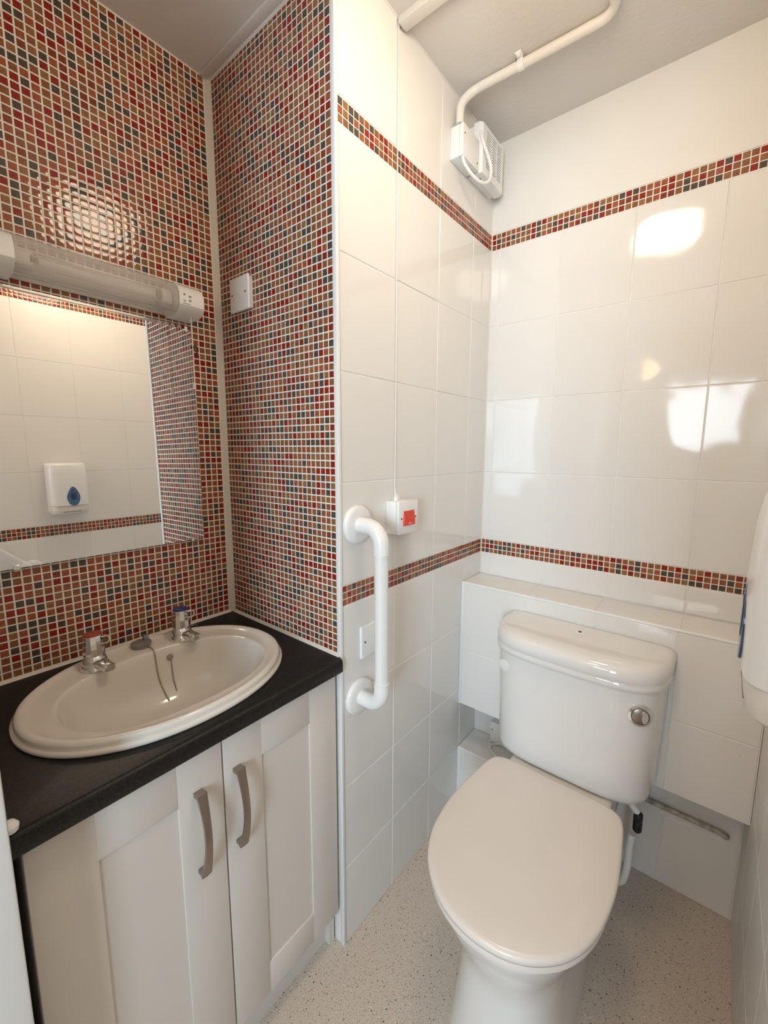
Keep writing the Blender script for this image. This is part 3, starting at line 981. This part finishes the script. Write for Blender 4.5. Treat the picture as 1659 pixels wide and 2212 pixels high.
pan = MB()
pr2 = [(0.0, -0.728, -0.185, 0.1270, 3.6, 0.68), (0.012, -0.728, -0.185, 0.1265, 3.6, 0.66), (0.06, -0.722, -0.185, 0.1205, 3.6, 0.66), (0.14, -0.716, -0.19, 0.1120, 3.4, 0.66), (0.20, -0.714, -0.20, 0.1110, 3.2, 0.64), (0.245, -0.720, -0.215, 0.1160, 3.0, 0.60), (0.285, -0.736, -0.235, 0.1310, 2.7, 0.54),
       (0.325, -0.757, -0.26, 0.1510, 2.5, 0.48), (0.36, -0.773, -0.275, 0.1650, 2.3, 0.44), (0.385, -0.782, -0.285, 0.1720, 2.25), (0.402, -0.787, -0.29, 0.1755, 2.25), (0.4150, -0.785, -0.292, 0.1745, 2.25), (0.4180, -0.775, -0.30, 0.168, 2.25)]
pan.loft([pan_ring(*q) for q in pr2])
pan.box(TX - 0.136, TX + 0.136, -0.358, -0.150, 0.345, 0.4350, 0.010, 3)
panobj = pan.build('pan', M_CERAM, toilet, angle=50, recalc=False)
for s_ in (-1, 1):
    MB().tube([(TX + s_ * 0.075 - 0.024, -0.347, 0.4420), (TX + s_ * 0.075 + 0.024, -0.347, 0.4420)], 0.0070, 14).lathe([(0.010, 0), (0.010, 0.004)], (TX + s_ * 0.075, -0.347, 0.4340), n=16).build('hinge', M_SEAT, toilet)


def cis(z, hw, d, n=4.2, y0=-0.1440, k=28):
    out = [Vector((TX + 0.004 + hw, y0, z))]
    pts = []
    for j in range(k + 1):
        a = PI * j / k
        c, s_ = math.cos(a), math.sin(a)
        pts.append(Vector((TX + 0.004 + hw * math.copysign(abs(c) ** (2 / n), c), y0 - d * abs(s_) ** (2 / n), z)))
    return pts


cb = MB()
cb.loft([cis(0.4350, 0.190, 0.150), cis(0.4380, 0.2010, 0.161), cis(0.4440, 0.2065, 0.167), cis(0.46, 0.2090, 0.170), cis(0.60, 0.2130, 0.176), cis(0.758, 0.2165, 0.182)])
cistern = cb.build('cistern', M_CERAM, toilet, angle=50)
cl = MB()
cl.loft([cis(0.7550, 0.218, 0.186), cis(0.7580, 0.2250, 0.1925, 3.8), cis(0.7700, 0.2262, 0.1945, 3.8), cis(0.7760, 0.2240, 0.1915, 3.8), cis(0.7800, 0.2262, 0.1955, 3.6), cis(0.7960, 0.2275, 0.1970, 3.5), cis(0.8080, 0.2255, 0.1940, 3.4), cis(0.8155, 0.2190, 0.1850, 3.3),
         cis(0.8195, 0.2080, 0.1720, 3.3), cis(0.8215, 0.1850, 0.1450, 3.2), cis(0.8225, 0.120, 0.090, 3.0)])
cl.build('cistern_lid', M_CERAM, cistern, angle=60)
MB().lathe([(0.0105, 0), (0.0110, 0.002), (0.0085, 0.0036), (0.0050, 0.0030)], (0.4105, -0.1950, 0.8205), n=18).build('lid_button', M_WPLAS, cistern)
MB().lathe([(0.0052, 0.0031), (0.0048, 0.0038)], (0.4105, -0.1950, 0.8205), n=12).build('button_hole', M_SLOT, cistern)
# flush button and blanking disc on the front
bn = Vector((0.30, -0.95, 0.06)).normalized()
FB = Vector((0.5830, -0.3050, 0.6990))
MB().lathe([(0.0270, -0.010), (0.0270, 0.004), (0.0255, 0.0075), (0.0205, 0.0085), (0.0200, 0.0060)], FB, bn, 36).build('flush_bezel', M_CHROME, cistern, angle=35)
MB().lathe([(0.0206, -0.001), (0.0206, 0.0078), (0.0150, 0.0078)], FB, bn, 32).build('button_gap', M_SLOT, cistern)
MB().lathe([(0.0190, -0.002), (0.0190, 0.0085), (0.0175, 0.0095), (0.004, 0.0098)], FB, bn, 32).build('flush_button', M_STEEL, cistern, angle=35)
sidev = bn.cross(Vector((0, 0, 1))).normalized()
upv = sidev.cross(bn)
cb2 = FB + bn * 0.0100 - sidev * 0.0075
cres = MB()
ra = []
for j in range(13):
    a = -PI / 2 + PI * j / 12
    ra.append(cb2 + (upv * math.sin(a) * 0.0150 - sidev * math.cos(a) * 0.0085))
rb = [cb2 + upv * math.sin(-PI / 2 + PI * j / 12) * 0.0150 - sidev * (math.cos(-PI / 2 + PI * j / 12) * -0.0045) for j in range(13)]
loop = ra + rb[::-1][1:-1]
cres.loft([[p - bn * 0.001 for p in loop], [p + bn * 0.0022 for p in loop]])
cres.build('half_flush_button', M_CHROME, cistern)
bn2 = Vector((-0.22, -0.97, 0.05)).normalized()
MB().lathe([(0.0175, -0.010), (0.0175, 0.0008), (0.0155, 0.0018), (0.004, 0.0020)], (0.2380, -0.3085, 0.7120), bn2, 28).build('side_hole_cap', M_CERAM, cistern)

# fill valve under the cistern, with its pipe
fv = thing('fill_valve', 'white nut and black isolating valve hanging under the right of the cistern', 'valve', (0.585, -0.205, 0.31))
MB().lathe([(0.0150, 0.4290), (0.0150, 0.4050), (0.0110, 0.4000), (0.0110, 0.3800)], (0.5720, -0.2050, 0), n=8).build('nut', M_WPLAS, fv, angle=20)
MB().tube(catmull([(0.5720, -0.2050, 0.383), (0.580, -0.2050, 0.372), (0.5900, -0.2050, 0.362)], 5), 0.0085, 12).build('elbow', M_WPLAS, fv)
MB().lathe([(0.0085, 0.364), (0.0112, 0.360), (0.0112, 0.342), (0.0098, 0.340), (0.0112, 0.336), (0.0112, 0.312), (0.0070, 0.306)], (0.5920, -0.2050, 0), n=16).build('valve_body', M_DARK, fv)
MB().tube(catmull([(0.5820, -0.212, 0.300), (0.5790, -0.214, 0.26), (0.578, -0.215, 0.20), (0.5700, -0.205, 0.14), (0.552, -0.190, 0.10), (0.535, -0.170, 0.0)], 6), 0.0100, 12).build('pipe', M_WPLAS, fv)

# pipe along the back wall
pp_ = thing('water_pipe', 'thin painted water pipe along the wall low behind the toilet', 'pipe', (0.70, -0.015, 0.268))
MB().tube(catmull([(0.30, -0.0150, 0.268), (0.62, -0.0150, 0.268), (0.75, -0.0150, 0.268), (0.775, -0.0150, 0.267), (0.786, -0.0120, 0.260), (0.788, -0.0030, 0.256)], 6), 0.0075, 12).build('pipe', M_PIPE, pp_)
for xx in (0.45,):
    MB().box(xx - 0.004, xx + 0.004, -0.0195, 0.0, 0.2595, 0.2765, 0.002).build('pipe_clip', M_PIPE, pp_)

# fused spur behind the cistern
sp = thing('fused_spur', 'pale grey switched spur box on the wall left of the cistern', 'socket', (0.125, 0, 0.27))
MB().box(0.083, 0.169, -0.0260, 0.0, 0.2370, 0.3170, 0.0025).build('back_box', M_WPLAS, sp)
MB().box(0.082, 0.170, -0.0345, -0.0265, 0.2360, 0.3180, 0.0025).build('cover', M_WPLAS, sp)
MB().lathe([(0.0024, 0), (0.0024, 0.0006), (0.001, 0.0009)], (0.0905, -0.0345, 0.2870), (0, -1, 0), 10).build('screw', M_DARK, sp)
MB().tube(catmull([(0.130, -0.0350, 0.2460), (0.110, -0.044, 0.2420), (0.100, -0.056, 0.2400), (0.108, -0.080, 0.2390), (0.15, -0.105, 0.2390), (0.21, -0.115, 0.2390)], 6), 0.0028, 8).build('cable', M_WPLAS, sp)

# ------------------------------------------------------------------ fan, junction box, conduit
jb = thing('junction_box', 'small white junction box with looped cable left of the fan', 'box', (0.02, -0.24, 2.147))
MB().box(0.0, 0.0290, -0.2850, -0.1900, 2.1470, 2.2290, 0.002).build('back_box', M_WPLAS, jb)
MB().box(0.0295, 0.0420, -0.2850, -0.1900, 2.1470, 2.2290, 0.002).build('cover', M_WPLAS, jb)
for yy, zz in ((-0.276, 2.205), (-0.200, 2.165)):
    MB().lathe([(0.0022, 0), (0.0022, 0.0006), (0.001, 0.0009)], (0.042, yy, zz), (1, 0, 0), 10).build('screw', M_DARK, jb)
MB().tube(catmull([(0.036, -0.2760, 2.1480), (0.042, -0.270, 2.128), (0.055, -0.245, 2.105), (0.066, -0.210, 2.100), (0.072, -0.180, 2.118), (0.070, -0.165, 2.155), (0.060, -0.170, 2.195), (0.050, -0.180, 2.225), (0.045, -0.184, 2.245), (0.040, -0.180, 2.260)], 8), 0.0046, 12).build('cable', M_WPLAS, jb)

fan = thing('extractor_fan', 'square white extractor fan with slatted grille in the top corner', 'fan', (0.024, -0.11, 2.147))
FY0, FY1, FZ0, FZ1, FX = -0.1850, -0.0360, 2.1470, 2.2860, 0.0480
MB().box(0.0, 0.020, FY0 + 0.004, FY1 - 0.004, FZ0 + 0.003, FZ1 - 0.003, 0.002).build('back_plate', M_WPLAS, fan)
fb = MB()
gy0, gy1, gz0, gz1 = -0.1560, -0.0500, 2.1700, 2.2720


def rr4(x, a0, a1, c0, c1):
    return [Vector((x, a0, c0)), Vector((x, a1, c0)), Vector((x, a1, c1)), Vector((x, a0, c1))]


fb.loft([rr4(0.0205, FY0, FY1, FZ0, FZ1), rr4(FX - 0.010, FY0, FY1, FZ0, FZ1), rr4(FX, FY0 + 0.006, FY1 - 0.003, FZ0 + 0.003, FZ1 - 0.003), rr4(FX, gy0, gy1, gz0, gz1), rr4(FX - 0.012, gy0, gy1, gz0, gz1)], False, False)
fb.build('housing', M_WPLAS, fan, angle=20)
MB().box(FX - 0.0135, FX - 0.012, gy0 - 0.001, gy1 + 0.001, gz0 - 0.001, gz1 + 0.001).build('grille_back', M_SLOT, fan)
ns = 14
for k in range(ns):
    zc = gz0 + (k + 0.5) * (gz1 - gz0) / ns
    MB().box(FX - 0.009, FX - 0.0006, gy0, gy1, zc - 0.0026, zc + 0.0014).build('slat', M_WPLAS, fan)
for f_ in (1 / 3, 2 / 3):
    yc = gy0 + f_ * (gy1 - gy0)
    MB().box(FX - 0.010, FX, yc - 0.0022, yc + 0.0022, gz0, gz1).build('grille_bar', M_WPLAS, fan)
MB().lathe([(0.0030, 0), (0.0030, 0.0008), (0.001, 0.0010)], (0.030, -0.158, FZ0), (0, 0, -1), 10).build('screw', M_DARK, fan)

cr = 0.0112
cz = CEIL - cr - 0.0015
cd = thing('conduit_pipe', 'white painted conduit pipe bending from the fan box across the ceiling', 'pipe', (0.2, -0.25, cz))
pth = [Vector((0.0260, -0.2790, 2.2300)), Vector((0.0260, -0.2780, 2.2480))]
for k in range(0, 11):
    a = PI / 2 * k / 10
    pth.append(Vector((0.0260 + 0.050 * (1 - math.cos(a)), -0.2770 + 0.022 * math.sin(a) ** 2, cz - 0.050 + 0.050 * math.sin(a))))
pth.append(Vector((0.20, -0.2500, cz)))
pth.append(Vector((0.3700, -0.2440, cz)))
for k in range(0, 9):
    a = PI / 2 * k / 8
    pth.append(Vector((0.3740 + 0.036 * math.sin(a), -0.2440 - 0.036 * (1 - math.cos(a)), cz)))
pth += [Vector((0.4120, -0.40, cz)), Vector((0.4160, -0.640, cz))]
MB().tube(pth, cr, 18).build('pipe', M_GPLAS, cd, angle=60)
for q in ((0.1880, -0.2505, 0),):
    s_ = MB()
    arc = []
    for k in range(0, 13):
        a = PI * k / 12
        arc.append((-(cr + 0.0018) * math.cos(a), -(cr + 0.0018) * math.sin(a)))
    oo = [Vector((q[0], q[1] + u_, cz + v_)) for u_, v_ in arc]
    ring0 = [p + Vector((-0.0075, 0, 0)) for p in oo]; ring1 = [p + Vector((0.0075, 0, 0)) for p in oo]
    ii = [Vector((p.x, q[1] + (p.y - q[1]) * 0.88, cz + (p.z - cz) * 0.88)) for p in oo]
    loopA = ring0 + [p + Vector((-0.0075, 0, 0)) for p in ii[::-1]]
    loopB = ring1 + [p + Vector((0.0075, 0, 0)) for p in ii[::-1]]
    s_.loft([loopA, loopB])
    s_.box(q[0] - 0.0075, q[0] + 0.0075, q[1] - cr - 0.0018, q[1] - cr - 0.0002, cz - 0.0005, CEIL - 0.0004)
    s_.box(q[0] - 0.0075, q[0] + 0.0075, q[1] + cr + 0.0002, q[1] + cr + 0.0018, cz - 0.0005, CEIL - 0.0004)
    s_.box(q[0] - 0.0080, q[0] + 0.0080, q[1] - cr - 0.0180, q[1] - cr - 0.0004, CEIL - 0.0050, CEIL - 0.0005, 0.001)
    s_.lathe([(0.006, 0), (0.0058, 0.003), (0.002, 0.0045)], (q[0], q[1] - cr - 0.0110, CEIL - 0.005), (0, 0, -1), 14)
    s_.build('saddle_clip', M_WPLAS, cd, angle=50, recalc=False)

tk = thing('cable_trunking', 'narrow white cable trunking on the ceiling above the grab rail wall', 'trunking', (0.2, -0.52, CEIL - 0.012))
MB().box(0.004, 0.40, -0.5330, -0.5090, CEIL - 0.016, CEIL - 0.0003, 0.0012).build('channel', M_GPLAS, tk)
MB().box(0.008, 0.40, -0.5350, -0.5075, CEIL - 0.0200, CEIL - 0.0165, 0.0010).build('lid', M_GPLAS, tk)
MB().box(0.008, 0.40, -0.5084, -0.5068, CEIL - 0.0130, CEIL - 0.0070).build('lid_seam', M_SLOT, tk)

lamp = thing('ceiling_lamp', 'round opal glass lamp hanging from the ceiling above the toilet', 'lamp', (0.42, -0.745, CEIL))
MB().lathe([(0.060, 0.0), (0.060, -0.012), (0.022, -0.020), (0.022, -0.060), (0.122, -0.068), (0.122, -0.080)], (0.42, -0.745, CEIL - 0.0003), n=40).build('base', M_WPLAS, lamp)
MB().lathe([(0.118, -0.0805), (0.124, -0.105), (0.118, -0.138), (0.094, -0.170), (0.052, -0.189), (0.004, -0.195)], (0.42, -0.745, CEIL), n=40).build('diffuser', M_LAMP, lamp, angle=80)

pend = thing('pendant_lamp', 'warm glowing globe pendant hanging in the room behind the doorway', 'lamp', (0.12, -2.55, 1.98))
MB().tube([(0.12, -2.55, 2.45), (0.12, -2.55, 2.075)], 0.003, 8).build('flex', M_WPLAS, pend)
MB().lathe([(0.02, 0.100), (0.024, 0.085)], (0.12, -2.55, 1.98), n=20).build('lamp_holder', M_WPLAS, pend)
MB().lathe([(0.09 * math.sin(PI * k / 16), 0.09 * math.cos(PI * k / 16)) for k in range(0, 17)], (0.12, -2.55, 1.98), n=24).build('globe', M_GLOBE, pend, angle=80)

fill_lamp = thing('ceiling_lamp', 'warm fill lamp added on the ceiling of the room behind the doorway, out of view', 'lamp', (0.30, -2.20, 2.45))  # added for warm fill low in the room; unseen, even in reflections
MB().lathe([(0.150, 0.0), (0.150, -0.018), (0.140, -0.024)], (0.30, -2.20, 2.4497), n=40).build('base', M_WPLAS, fill_lamp)
MB().lathe([(0.136, -0.0245), (0.138, -0.040), (0.120, -0.060), (0.080, -0.074), (0.004, -0.080)], (0.30, -2.20, 2.45), n=40).build('diffuser', M_FILL, fill_lamp, angle=80)

# ------------------------------------------------------------------ dispenser on the right wall
DPX = 0.7240
dp = thing('tissue_dispenser', 'white wall dispenser with a blue drop-shaped window on the right wall', 'dispenser', (W5, -0.82, 1.0605))
dy0, dy1, dz0, dz1 = -0.8940, -0.7440, 1.0600, 1.2950
MB().box(W5 - 0.030, W5, dy0 + 0.004, dy1 - 0.004, dz0 + 0.006, dz1 - 0.004, 0.004).build('back_plate', M_WPLAS, dp)


def dsec(z, ix, iy):
    x0 = W5 - 0.0305
    hw = (dy1 - dy0) / 2 - iy
    yc = (dy0 + dy1) / 2
    d = x0 - DPX - ix
    out = []
    for j in range(25):
        a = PI * j / 24
        c, s_ = math.cos(a), math.sin(a)
        out.append(Vector((x0 - d * abs(s_) ** (2 / 5.0), yc + hw * math.copysign(abs(c) ** (2 / 5.0), c), z)))
    return out


MB().loft([dsec(dz0 + 0.0400, 0.0, 0.002), dsec(dz0 + 0.05, 0.0, 0.001), dsec(dz0 + 0.12, -0.002, 0.0), dsec(dz1 - 0.04, 0.001, 0.0), dsec(dz1 - 0.012, 0.005, 0.001), dsec(dz1 - 0.003, 0.010, 0.004), dsec(dz1, 0.020, 0.010)]).build('cover', M_WPLAS, dp, angle=50)
MB().loft([dsec(dz0, 0.010, 0.008), dsec(dz0 + 0.006, 0.004, 0.004), dsec(dz0 + 0.028, 0.004, 0.004), dsec(dz0 + 0.0390, 0.006, 0.004)]).build('outlet', M_GPLAS, dp, angle=50)
MB().box(DPX + 0.0039, DPX + 0.0060, dy0 + 0.040, dy1 - 0.040, dz0 + 0.0100, dz0 + 0.0122).build('slot', M_SLOT, dp)


def dropshape(cz_, hw, hh, x, tip=1.0):
    out = []
    for j in range(40):
        a = 2 * PI * j / 40
        s_ = math.sin(a)
        wv = math.cos(a) * hw * (1.0 - 0.32 * max(0, s_) * tip - 0.02 * s_)
        out.append(Vector((x, -0.8110 + wv, cz_ + s_ * hh)))
    return out


ddz = 1.1420
MB().loft([dropshape(ddz, 0.0250, 0.0440, DPX + 0.002), dropshape(ddz, 0.0250, 0.0440, DPX - 0.0022), dropshape(ddz, 0.0242, 0.0430, DPX - 0.0026)]).build('window_edge', M_DROPIN, dp, angle=50)
MB().loft([dropshape(ddz, 0.0238, 0.0425, DPX - 0.0020), dropshape(ddz, 0.0238, 0.0425, DPX - 0.0029)]).build('window_rim', M_DROP, dp, angle=50)
MB().loft([dropshape(ddz + 0.007, 0.0125, 0.0260, DPX - 0.0030, 0.6), dropshape(ddz + 0.007, 0.0120, 0.0250, DPX - 0.0037, 0.6)]).build('window', M_DROPIN, dp, angle=50)
